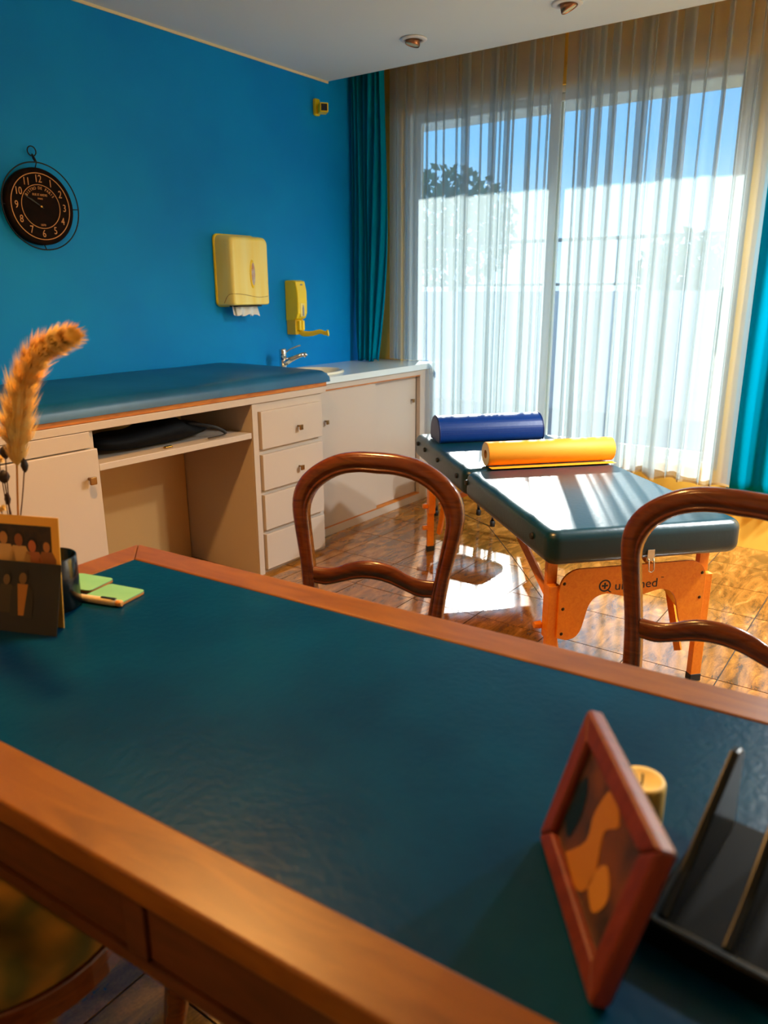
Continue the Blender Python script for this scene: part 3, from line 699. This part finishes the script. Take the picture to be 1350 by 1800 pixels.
def make_chair(label, loc, ang, seat_mat, round_seat=False, group=None):
    """local frame: x to the viewer's right along the back, y away from the sitter's front, back plane through y=0"""
    t = thing('balloon_back_chair', label, 'chair', (loc[0], loc[1], 0), ang, group)
    lean = R(8); z0 = .60
    Ml = Matrix.Translation((0, 0, z0)) @ Matrix.Rotation(-lean, 4, 'X')
    O = resample(half_o, 40); I = resample(half_i, 40)
    O = [Vector((-p.x, p.y, 0)) for p in O[:0:-1]] + O; I = [Vector((-p.x, p.y, 0)) for p in I[:0:-1]] + I
    n = len(O); vs = []; fs = []
    # cross-section of the frame from outer to inner: rounded outside, moulded bead inside
    prof = [(0.0, .0), (.04, -.010), (.20, -.0155), (.55, -.0150), (.72, -.0125), (.76, -.0100), (.80, -.0125), (.92, -.0120), (1.0, -.006), (1.0, .012), (.6, .016), (.12, .013)]
    mpf = len(prof)
    for o_, i_ in zip(O, I):
        for f, d in prof:
            p = o_.lerp(i_, f); vs.append((p.x, d, p.y))
    for i in range(n-1):
        for k in range(mpf): fs.append((i*mpf+k, i*mpf+(k+1) % mpf, (i+1)*mpf+(k+1) % mpf, (i+1)*mpf+k))
    fs += [tuple(range(mpf)), tuple(range((n-1)*mpf, n*mpf))[::-1]]
    MB().add(vs, fs, True, Ml).build('back_hoop', M_mah, t)
    # shaped lower rail
    up = [(-.168, .040), (-.13, .040), (-.098, .047), (-.07, .060), (-.035, .070), (0, .073), (.035, .070), (.07, .060), (.098, .047), (.13, .040), (.168, .040)]
    lo = [(-.165, -.006), (-.13, -.008), (-.09, .004), (-.045, .018), (0, .023), (.045, .018), (.09, .004), (.13, -.008), (.165, -.006)]
    U = resample(up, 30); Lw = resample(lo, 30); vs = []; fs = []
    prof2 = [(0, -.004), (.10, -.011), (.70, -.011), (.76, -.008), (.82, -.011), (.95, -.009), (1, 0), (.9, .011), (.1, .011)]; mp = len(prof2)
    for a, b in zip(U, Lw):
        for f, d in prof2: p = a.lerp(b, f); vs.append((p.x, d, p.y))
    for i in range(29):
        for k in range(mp): fs.append((i*mp+k, i*mp+(k+1) % mp, (i+1)*mp+(k+1) % mp, (i+1)*mp+k))
    MB().add(vs, fs, True, Ml).build('back_rail', M_mah, t)
    # seat: rails, cushion
    yb = -.02; dep = .43
    if round_seat:
        rim = [(.225*math.cos(a*math.pi/24), yb-.215+.215*math.sin(a*math.pi/24)) for a in range(48)]
    else:
        rim = [(-.19, yb), (.19, yb), (.22, yb-.2), (.235, yb-.36), (.215, yb-dep+.02), (.12, yb-dep-.01), (0, yb-dep-.02), (-.12, yb-dep-.01), (-.215, yb-dep+.02), (-.235, yb-.36), (-.22, yb-.2)]
        rim = [(p.x, p.y) for p in spline([(a, b, 0) for a, b in rim+rim[:1]], 4)][:-1]
    MB().prism(rim, .385, .435, 'z').build('seat_rail', M_mah, t, bevel=.004)
    cx, cyv = sum(p[0] for p in rim)/len(rim), sum(p[1] for p in rim)/len(rim); vs = []; fs = []; nr = len(rim)
    rings = [(.97, .4355), (.985, .447), (.97, .462), (.90, .474), (.7, .484), (.4, .489), (.15, .490)]
    for f, z in rings: vs += [(cx+(x-cx)*f, cyv+(y-cyv)*f, z) for x, y in rim]
    for i in range(len(rings)-1):
        for k in range(nr): fs.append((i*nr+k, i*nr+(k+1) % nr, (i+1)*nr+(k+1) % nr, (i+1)*nr+k))
    fs.append(tuple(range((len(rings)-1)*nr, len(rings)*nr)))
    MB().add(vs, fs, True).build('seat_cushion', seat_mat, t)
    for sg in (-1, 1):
        MB().tube(spline([(sg*.168, .0, .45), (sg*.168, .01, .36), (sg*.165, .03, .2), (sg*.165, .075, .004)], 5), [.021]*10+[.019]*6, 4, smooth=False).build('rear_leg', M_mah, t, bevel=.004)
        MB().tube(spline([(sg*.185, yb-dep+.06, .40), (sg*.205, yb-dep+.03, .33), (sg*.195, yb-dep+.04, .2), (sg*.185, yb-dep+.05, .08), (sg*.195, yb-dep+.03, .004)], 5), [.030]*4+[.028, .027, .026, .025, .024, .023, .022, .021, .020, .019, .018, .017, .016, .016, .017, .018, .019], 12).build('front_leg', M_mah, t)
    return t
M_seat = mat('olive_damask', (84, 80, 22), .8, var=(170, 120, 26), vscale=14, detail=1)
M_seat2 = mat('teal_seat_fabric', (30, 70, 70), .85)
make_chair('balloon-back mahogany chair before the white sink cabinet, whole hoop in view', (1.501, 1.121), R(-74.04), M_seat2, group='visitor chairs')
make_chair('balloon-back mahogany chair cut by the picture edge, before the massage table logo', (1.617, .291), R(-91.88), M_seat2, group='visitor chairs')
make_chair('chair with round olive patterned seat tucked under the near desk edge', (.20, 1.045), R(96), M_seat, True)

# ------------------------------------------------------------------ desk
DF = (1.083, 1.52); DA = math.atan2(-.998, .0612); DL, DD, DZ = 1.68, .755, .76
desk = thing('desk', 'wooden writing desk with dark teal leather top in the foreground', 'desk', (DF[0], DF[1], 0), DA)
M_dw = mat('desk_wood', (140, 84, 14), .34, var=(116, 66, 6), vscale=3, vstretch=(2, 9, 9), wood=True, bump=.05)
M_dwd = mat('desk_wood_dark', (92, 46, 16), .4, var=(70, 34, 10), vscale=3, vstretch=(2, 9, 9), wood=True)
M_leather = mat('teal_leather', (0, 48, 80), .30, var=(0, 60, 92), vscale=5, bump=.16, bscale=70, spec=.12)
bw = .078
quad = [(0, 0), (DL, 0), (DL, -DD), (0, -DD)]; inn = [(bw, -bw), (DL-bw, -bw), (DL-bw, -DD+bw), (bw, -DD+bw)]
for k in range(4):
    j = (k+1) % 4; a, b, c, d = quad[k], quad[j], inn[j], inn[k]
    cen = Vector(((a[0]+b[0]+c[0]+d[0])/4, (a[1]+b[1]+c[1]+d[1])/4))
    pts = [tuple(Vector(p)+(cen-Vector(p)).normalized()*.0006) for p in (a, b, c, d)]
    MB().prism(pts, DZ-.034, DZ, 'z').build('border_board', M_dw, desk, bevel=.004, bseg=3)
MB().box((bw, -DD+bw, DZ-.030), (DL-bw, -bw, DZ-.0025)).build('leather_top', M_leather, desk)
ins = .03
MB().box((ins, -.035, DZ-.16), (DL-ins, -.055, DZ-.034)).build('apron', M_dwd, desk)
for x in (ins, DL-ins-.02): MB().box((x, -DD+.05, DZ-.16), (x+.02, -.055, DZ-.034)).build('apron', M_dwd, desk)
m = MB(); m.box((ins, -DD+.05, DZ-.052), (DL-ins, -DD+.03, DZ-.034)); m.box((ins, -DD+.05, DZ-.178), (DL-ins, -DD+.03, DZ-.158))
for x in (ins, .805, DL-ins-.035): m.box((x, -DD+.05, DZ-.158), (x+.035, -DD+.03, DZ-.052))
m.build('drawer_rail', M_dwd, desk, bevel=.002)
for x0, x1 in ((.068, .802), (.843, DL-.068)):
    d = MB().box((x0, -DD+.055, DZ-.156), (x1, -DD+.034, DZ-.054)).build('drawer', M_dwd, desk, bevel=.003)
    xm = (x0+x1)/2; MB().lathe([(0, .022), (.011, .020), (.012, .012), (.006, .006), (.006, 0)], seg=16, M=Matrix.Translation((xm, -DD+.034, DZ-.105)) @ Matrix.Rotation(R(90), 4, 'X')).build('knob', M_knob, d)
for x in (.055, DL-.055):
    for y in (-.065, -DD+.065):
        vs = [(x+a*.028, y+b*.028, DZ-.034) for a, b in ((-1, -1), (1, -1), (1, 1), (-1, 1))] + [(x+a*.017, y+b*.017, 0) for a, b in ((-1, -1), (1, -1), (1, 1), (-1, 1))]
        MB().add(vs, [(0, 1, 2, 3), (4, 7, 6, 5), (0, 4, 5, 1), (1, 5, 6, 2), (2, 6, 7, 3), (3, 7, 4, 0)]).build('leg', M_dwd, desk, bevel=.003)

ZD = DZ - .0025
# ------------------------------------------------------------------ things on the desk, left side
t = thing('pen_cup', 'black cylindrical cup behind the photographs on the desk', 'cup', (.748, 1.337, ZD))
MB().lathe([(0, .001), (.049, .001), (.051, .004), (.051, .104), (.0495, .1055), (.048, .104), (.048, .006), (0, .006)], seg=48).build('cup_body', mat('black_gloss', (10, 14, 18), .18), t)
# pads and pen
M_mint = mat('mint_card', (112, 178, 128), .55, var=(128, 190, 136), vscale=8); M_edge = mat('orange_edge', (206, 130, 50), .6)
for (cx, cyv, az, lab) in ((.848, 1.283, R(-78), 'mint green note pad with rounded corners beside the pen, nearer the desk centre'), (.850, 1.390, R(-76), 'mint green note pad with rounded corners close to the black cup')):
    t = thing('note_pad', lab, 'note pad', (cx, cyv, ZD), az, 'mint note pads')
    MB().slab(-.047, .047, -.037, .037, .0005, .006, .010, .0015).build('pad_edge', M_edge, t)
    MB().slab(-.0472, .0472, -.0372, .0372, .0062, .0082, .010, .0008).build('cover', M_mint, t)
t = thing('pen', 'white pen lying before the mint note pads', 'pen', (.806, 1.283, ZD), math.atan2(1.242-1.311, .819-.799))
MB().tube([(-.06, 0, .0075), (-.05, 0, .0075), (.035, 0, .0075), (.048, 0, .0072)], [.004, .0072, .0075, .006], 14).build('barrel', mat('ivory_plastic', (222, 200, 160), .3), t)
MB().tube([(.048, 0, .0072), (.058, 0, .0072), (.061, 0, .0072)], [.0062, .0068, .004], 14).build('push_cap', mat('orange_cap', (232, 160, 84), .35), t)
MB().box((.012, -.003, .0145), (.047, .003, .0165)).build('clip', mat('dark_clip', (26, 30, 30), .35), t, bevel=.0008)

# photographs standing against the cup
def standing(name, label, base, az, lean):
    t = thing(name, label, 'photograph', base, az); t.rotation_euler = (lean, 0, az); return t
# local x to the viewer's right, y away from the viewer, z up
def figure(parent, x, z, s, shirt, skin, hair, coat=None):
    """one printed person: hair, face, body patches lying on the print"""
    M_s = mat('print_%d_%d_%d' % shirt, shirt, .5); M_k = mat('print_%d_%d_%d' % skin, skin, .5); M_h = mat('print_%d_%d_%d' % hair, hair, .5)
    y = -.0014
    MB().prism([(x-.34*s, z-1.2*s), (x+.34*s, z-1.2*s), (x+.36*s, z-.45*s), (x+.22*s, z-.18*s), (x-.22*s, z-.18*s), (x-.36*s, z-.45*s)], y, y+.0003, 'y').build('printed_body', M_s, parent)
    if coat:
        M_c = mat('print_%d_%d_%d' % coat, coat, .5)
        for q in (-1, 1): MB().prism([(x+q*.10*s, z-1.25*s), (x+q*.42*s, z-1.25*s), (x+q*.42*s, z-.42*s), (x+q*.20*s, z-.16*s)], y-.0003, y, 'y').build('printed_coat', M_c, parent)
    MB().prism(ellipse(x, z+.06*s, .185*s, .235*s), y-.0006, y-.0003, 'y').build('printed_hair', M_h, parent)
    MB().prism(ellipse(x, z, .14*s, .19*s), y-.0009, y-.0006, 'y').build('printed_face', M_k, parent)
azp = math.atan2(1.22-1.319, .669-.629)
t = standing('photo_print', 'dark photograph of a couple leaning against the taller orange-bordered photograph', (.647, 1.272, ZD), azp, R(-17))
MB().box((-.07, -.0008, 0), (.068, .0008, .128)).build('print', mat('dark_print', (34, 24, 10), .35, var=(18, 14, 8), vscale=20), t)
figure(t, -.008, .098, .056, (176, 110, 24), (120, 84, 30), (30, 22, 10), (44, 34, 16)); figure(t, -.042, .094, .050, (60, 46, 18), (110, 80, 36), (24, 18, 8))
t = standing('photo_print', 'orange-bordered group photograph propped upright before the black cup', (.678, 1.291, ZD), azp, R(-6))
MB().box((-.10, -.0008, 0), (.064, .0008, .205)).build('print', mat('orange_border', (255, 186, 70), .5), t)
MB().box((-.088, -.0013, .10), (.048, -.0008, .188)).build('picture', mat('night_print', (24, 16, 8), .4, var=(64, 38, 12), vscale=60), t)
figure(t, -.020, .160, .062, (214, 166, 96), (150, 84, 30), (36, 22, 10)); figure(t, .008, .150, .058, (170, 96, 50), (196, 104, 54), (16, 10, 8)); figure(t, -.052, .162, .062, (216, 170, 104), (186, 128, 66), (40, 26, 14)); figure(t, .038, .150, .05, (150, 90, 40), (190, 120, 60), (60, 36, 16))

# vase with dried flowers
def vase():
    t = thing('dried_bouquet', 'tall golden pampas plume with dried stems in a slim vase behind the photographs', 'dried flowers', (.735, 1.435, ZD))
    MB().lathe([(0, .001), (.024, .001), (.028, .02), (.026, .06), (.014, .085), (.013, .10), (.011, .10), (.011, .085)], seg=28).build('vase', mat('amber_vase', (150, 96, 30), .2), t)
    # stem and plume
    P0 = Vector((.735, 1.435, ZD))
    W = [Vector(p)-P0 for p in ((.742, 1.430, .86), (.745, 1.412, .97), (.745, 1.396, 1.041), (.745, 1.380, 1.10), (.746, 1.350, 1.175), (.747, 1.292, 1.236), (.748, 1.240, 1.262), (.750, 1.188, 1.278))]
    ax = spline([(0, 0, .07)]+W, 14)
    MB().tube(ax[:60], [.0020]*60, 8).build('stem', mat('straw_stem', (196, 130, 50), .6), t)
    rg = random.Random(3); vs = []; fs = []; i0 = int(len(ax)*.36); NP = len(ax)-1
    for k in range(7000):
        q = rg.random(); fi = i0+(NP-i0-1)*q; i = int(fi); p = ax[i].lerp(ax[i+1], fi-i); tg = (ax[min(i+1, NP)]-ax[max(i-1, 0)]).normalized()
        prof = min(1, (q+.02)*7)**.7*(1-.62*q)
        d = Vector((rg.gauss(0, 1), rg.gauss(0, 1), rg.gauss(0, 1))); d = (d-tg*d.dot(tg)).normalized()
        ln = (.014+.058*prof)*rg.uniform(.65, 1.2); e = p+tg*ln*.80+d*ln*(.46+.14*math.sin(q*70))
        mid = p.lerp(e, .5)+d*ln*.12; wv = tg.cross(d).normalized()*rg.uniform(.0005, .0010); o = len(vs)
        vs += [p-wv, p+wv, mid-wv, mid+wv, e]; fs += [(o, o+1, o+3, o+2), (o+2, o+3, o+4)]
    pl = MB().add(vs, fs, True).build('plume', mat('pampas', (255, 234, 164), .8, var=(255, 210, 112), vscale=30), t); pl['kind'] = 'stuff'
    # seed heads and small flowers
    M_pod = mat('dark_pod', (40, 24, 14), .7); M_st = mat('brown_stem', (84, 48, 20), .7)
    for pts, pr in (([(0, 0, .08), (.01, .012, .20), (.010, .000, .297)], .0105), ([(0, 0, .08), (.01, .016, .17), (.010, .018, .246)], .0115), ([(0, 0, .08), (.010, -.035, .20), (.010, -.064, .279)], .007), ([(0, 0, .08), (.012, .012, .14), (.012, .020, .20)], .006)):
        s_ = spline(pts, 6); MB().tube(s_, .0013, 6).build('thin_stem', M_st, t); e = Vector(pts[-1])
        MB().lathe([(0, -.014), (pr*.6, -.009), (pr, 0), (pr*.7, .009), (0, .015)], e, 12).build('seed_head', M_pod, t)
    for c, r in (((.008, .024, .283), .015), ((-.012, .004, .190), .012)):
        mb = MB()
        for k in range(60):
            d = Vector((rg.gauss(0, 1), rg.gauss(0, 1), rg.gauss(0, 1))).normalized(); b = d.orthogonal().normalized()*.0022; a = Vector(c)
            mb.add([a+d*r*.2-b, a+d*r*.2+b, a+d*r], [(0, 1, 2)])
        mb.build('dried_flower', mat('cream_flower', (232, 196, 120), .8), t)
        MB().tube(spline([(0, 0, .08), (c[0]*.6, c[1]*.6, c[2]*.7), c], 5), .001, 5).build('thin_stem', M_st, t)
vase()

# ------------------------------------------------------------------ things on the desk, right side
# wooden photo frame (corner points solved from the picture: real 216 x 166 mm frame leaning back)
A = Vector((.687, .284, ZD+.005)); B = Vector((.513, .157, ZD+.005)); upv = (Vector((.0265, -.036, .1605))).normalized()
ex = (B-A).normalized(); nrm = ex.cross(upv).normalized()
t = thing('framed_photo', 'small reddish wooden photo frame standing tilted on the desk', 'photo frame', A)
Mf = Matrix.Identity(4)
for r_ in range(3): Mf[r_][0], Mf[r_][1], Mf[r_][2] = ex[r_], upv[r_], nrm[r_]
# nrm points to one side; make sure local z faces the viewer's left
if nrm.x*(-1)+nrm.y*1 < 0:
    for r_ in range(3): Mf[r_][2] = -nrm[r_]
M_red = mat('red_wood', (132, 52, 26), .42, var=(106, 36, 14), vscale=6, vstretch=(8, 2, 2), wood=True)
LW, LH, fb, ft = .216, .166, .026, .018
oq = [(0, 0), (LW, 0), (LW, LH), (0, LH)]; iq = [(fb, fb), (LW-fb, fb), (LW-fb, LH-fb), (fb, LH-fb)]
for k in range(4):
    j = (k+1) % 4; MB().prism([oq[k], oq[j], iq[j], iq[k]], -ft, 0, 'z', M=Mf).build('frame_side', M_red, t, bevel=.004, bseg=3)
MB().box((fb-.004, fb-.004, -.012), (LW-fb+.004, LH-fb+.004, -.008), M=Mf).build('picture', mat('print_teal', (14, 34, 40), .35, var=(120, 66, 20), vscale=16), t)
for poly, c in (([(.06, .03), (.11, .028), (.13, .06), (.115, .10), (.135, .125), (.10, .138), (.085, .10), (.09, .07)], (190, 120, 30)), ([(.03, .05), (.055, .045), (.06, .09), (.04, .11)], (10, 30, 38)), ([(.12, .05), (.15, .04), (.165, .07), (.14, .085)], (200, 132, 40))):
    MB().prism([(p.x, p.y) for p in spline([(a, b, 0) for a, b in poly+poly[:1]], 4)][:-1], -.008, -.0074, 'z', M=Mf).build('printed_patch', mat('print_%d_%d_%d' % c, c, .4), t)
MB().box((.004, .004, -ft-.002), (LW-.004, LH-.004, -.0125), M=Mf).build('backing_board', mat('black_board', (12, 12, 12), .7), t)
# strut from mid back to the desk
back = Mf.to_3x3() @ Vector((LW/2, LH*.7, -ft-.003)); foot = Mf.to_3x3() @ Vector((LW/2, 0, 0)); hd = Vector((nrm.x, nrm.y, 0)).normalized(); 
if (Mf.to_3x3() @ Vector((0, 0, 1))).dot(hd) > 0: hd = -hd
foot = foot + hd*.05; foot.z = -.004
wv = ex*.02
MB().add([back-wv*.5, back+wv*.5, foot+wv, foot-wv]+[p+hd*.003 for p in (back-wv*.5, back+wv*.5, foot+wv, foot-wv)], [(0, 1, 2, 3), (7, 6, 5, 4), (0, 4, 5, 1), (1, 5, 6, 2), (2, 6, 7, 3), (3, 7, 4, 0)]).build('easel_strut', mat('black_board', (12, 12, 12), .7), t)
# candle
t = thing('candle', 'cream pillar candle behind the wooden photo frame', 'candle', (.775, .200, ZD))
MB().lathe([(0, .001), (.024, .001), (.026, .004), (.026, .058), (.024, .062), (.019, .060), (.010, .055), (0, .054)], seg=32).build('wax', mat('cream_wax', (250, 214, 120), .5), t)
MB().tube([(0, 0, .053), (.001, 0, .060), (.003, .001, .066)], .0012, 6).build('wick', M_blk, t)
# letter rack with upright dividers
t = thing('letter_rack', 'glossy black letter rack with upright dividers at the desk corner', 'letter rack', (.73, .06, ZD), R(-5))
M_bg = mat('black_acrylic', (6, 10, 12), .28, spec=.25)
MB().box((-.115, -.085, 0.0005), (.10, .082, .010)).build('base', mat('matt_black_base', (5, 7, 8), .6, spec=.1), t, bevel=.003)
MB().box((-.125, -.085, 0.0005), (-.115, .082, .030)).build('front_lip', M_bg, t, bevel=.003)
for y in (.060, .002, -.056):
    poly = [(-.115, .010), (.09, .010), (.09, .105), (.078, .116), (.066, .116), (-.06, .048), (-.115, .03)]
    MB().prism(poly, y-.005, y+.005, 'y').build('divider', M_bg, t, bevel=.0025)
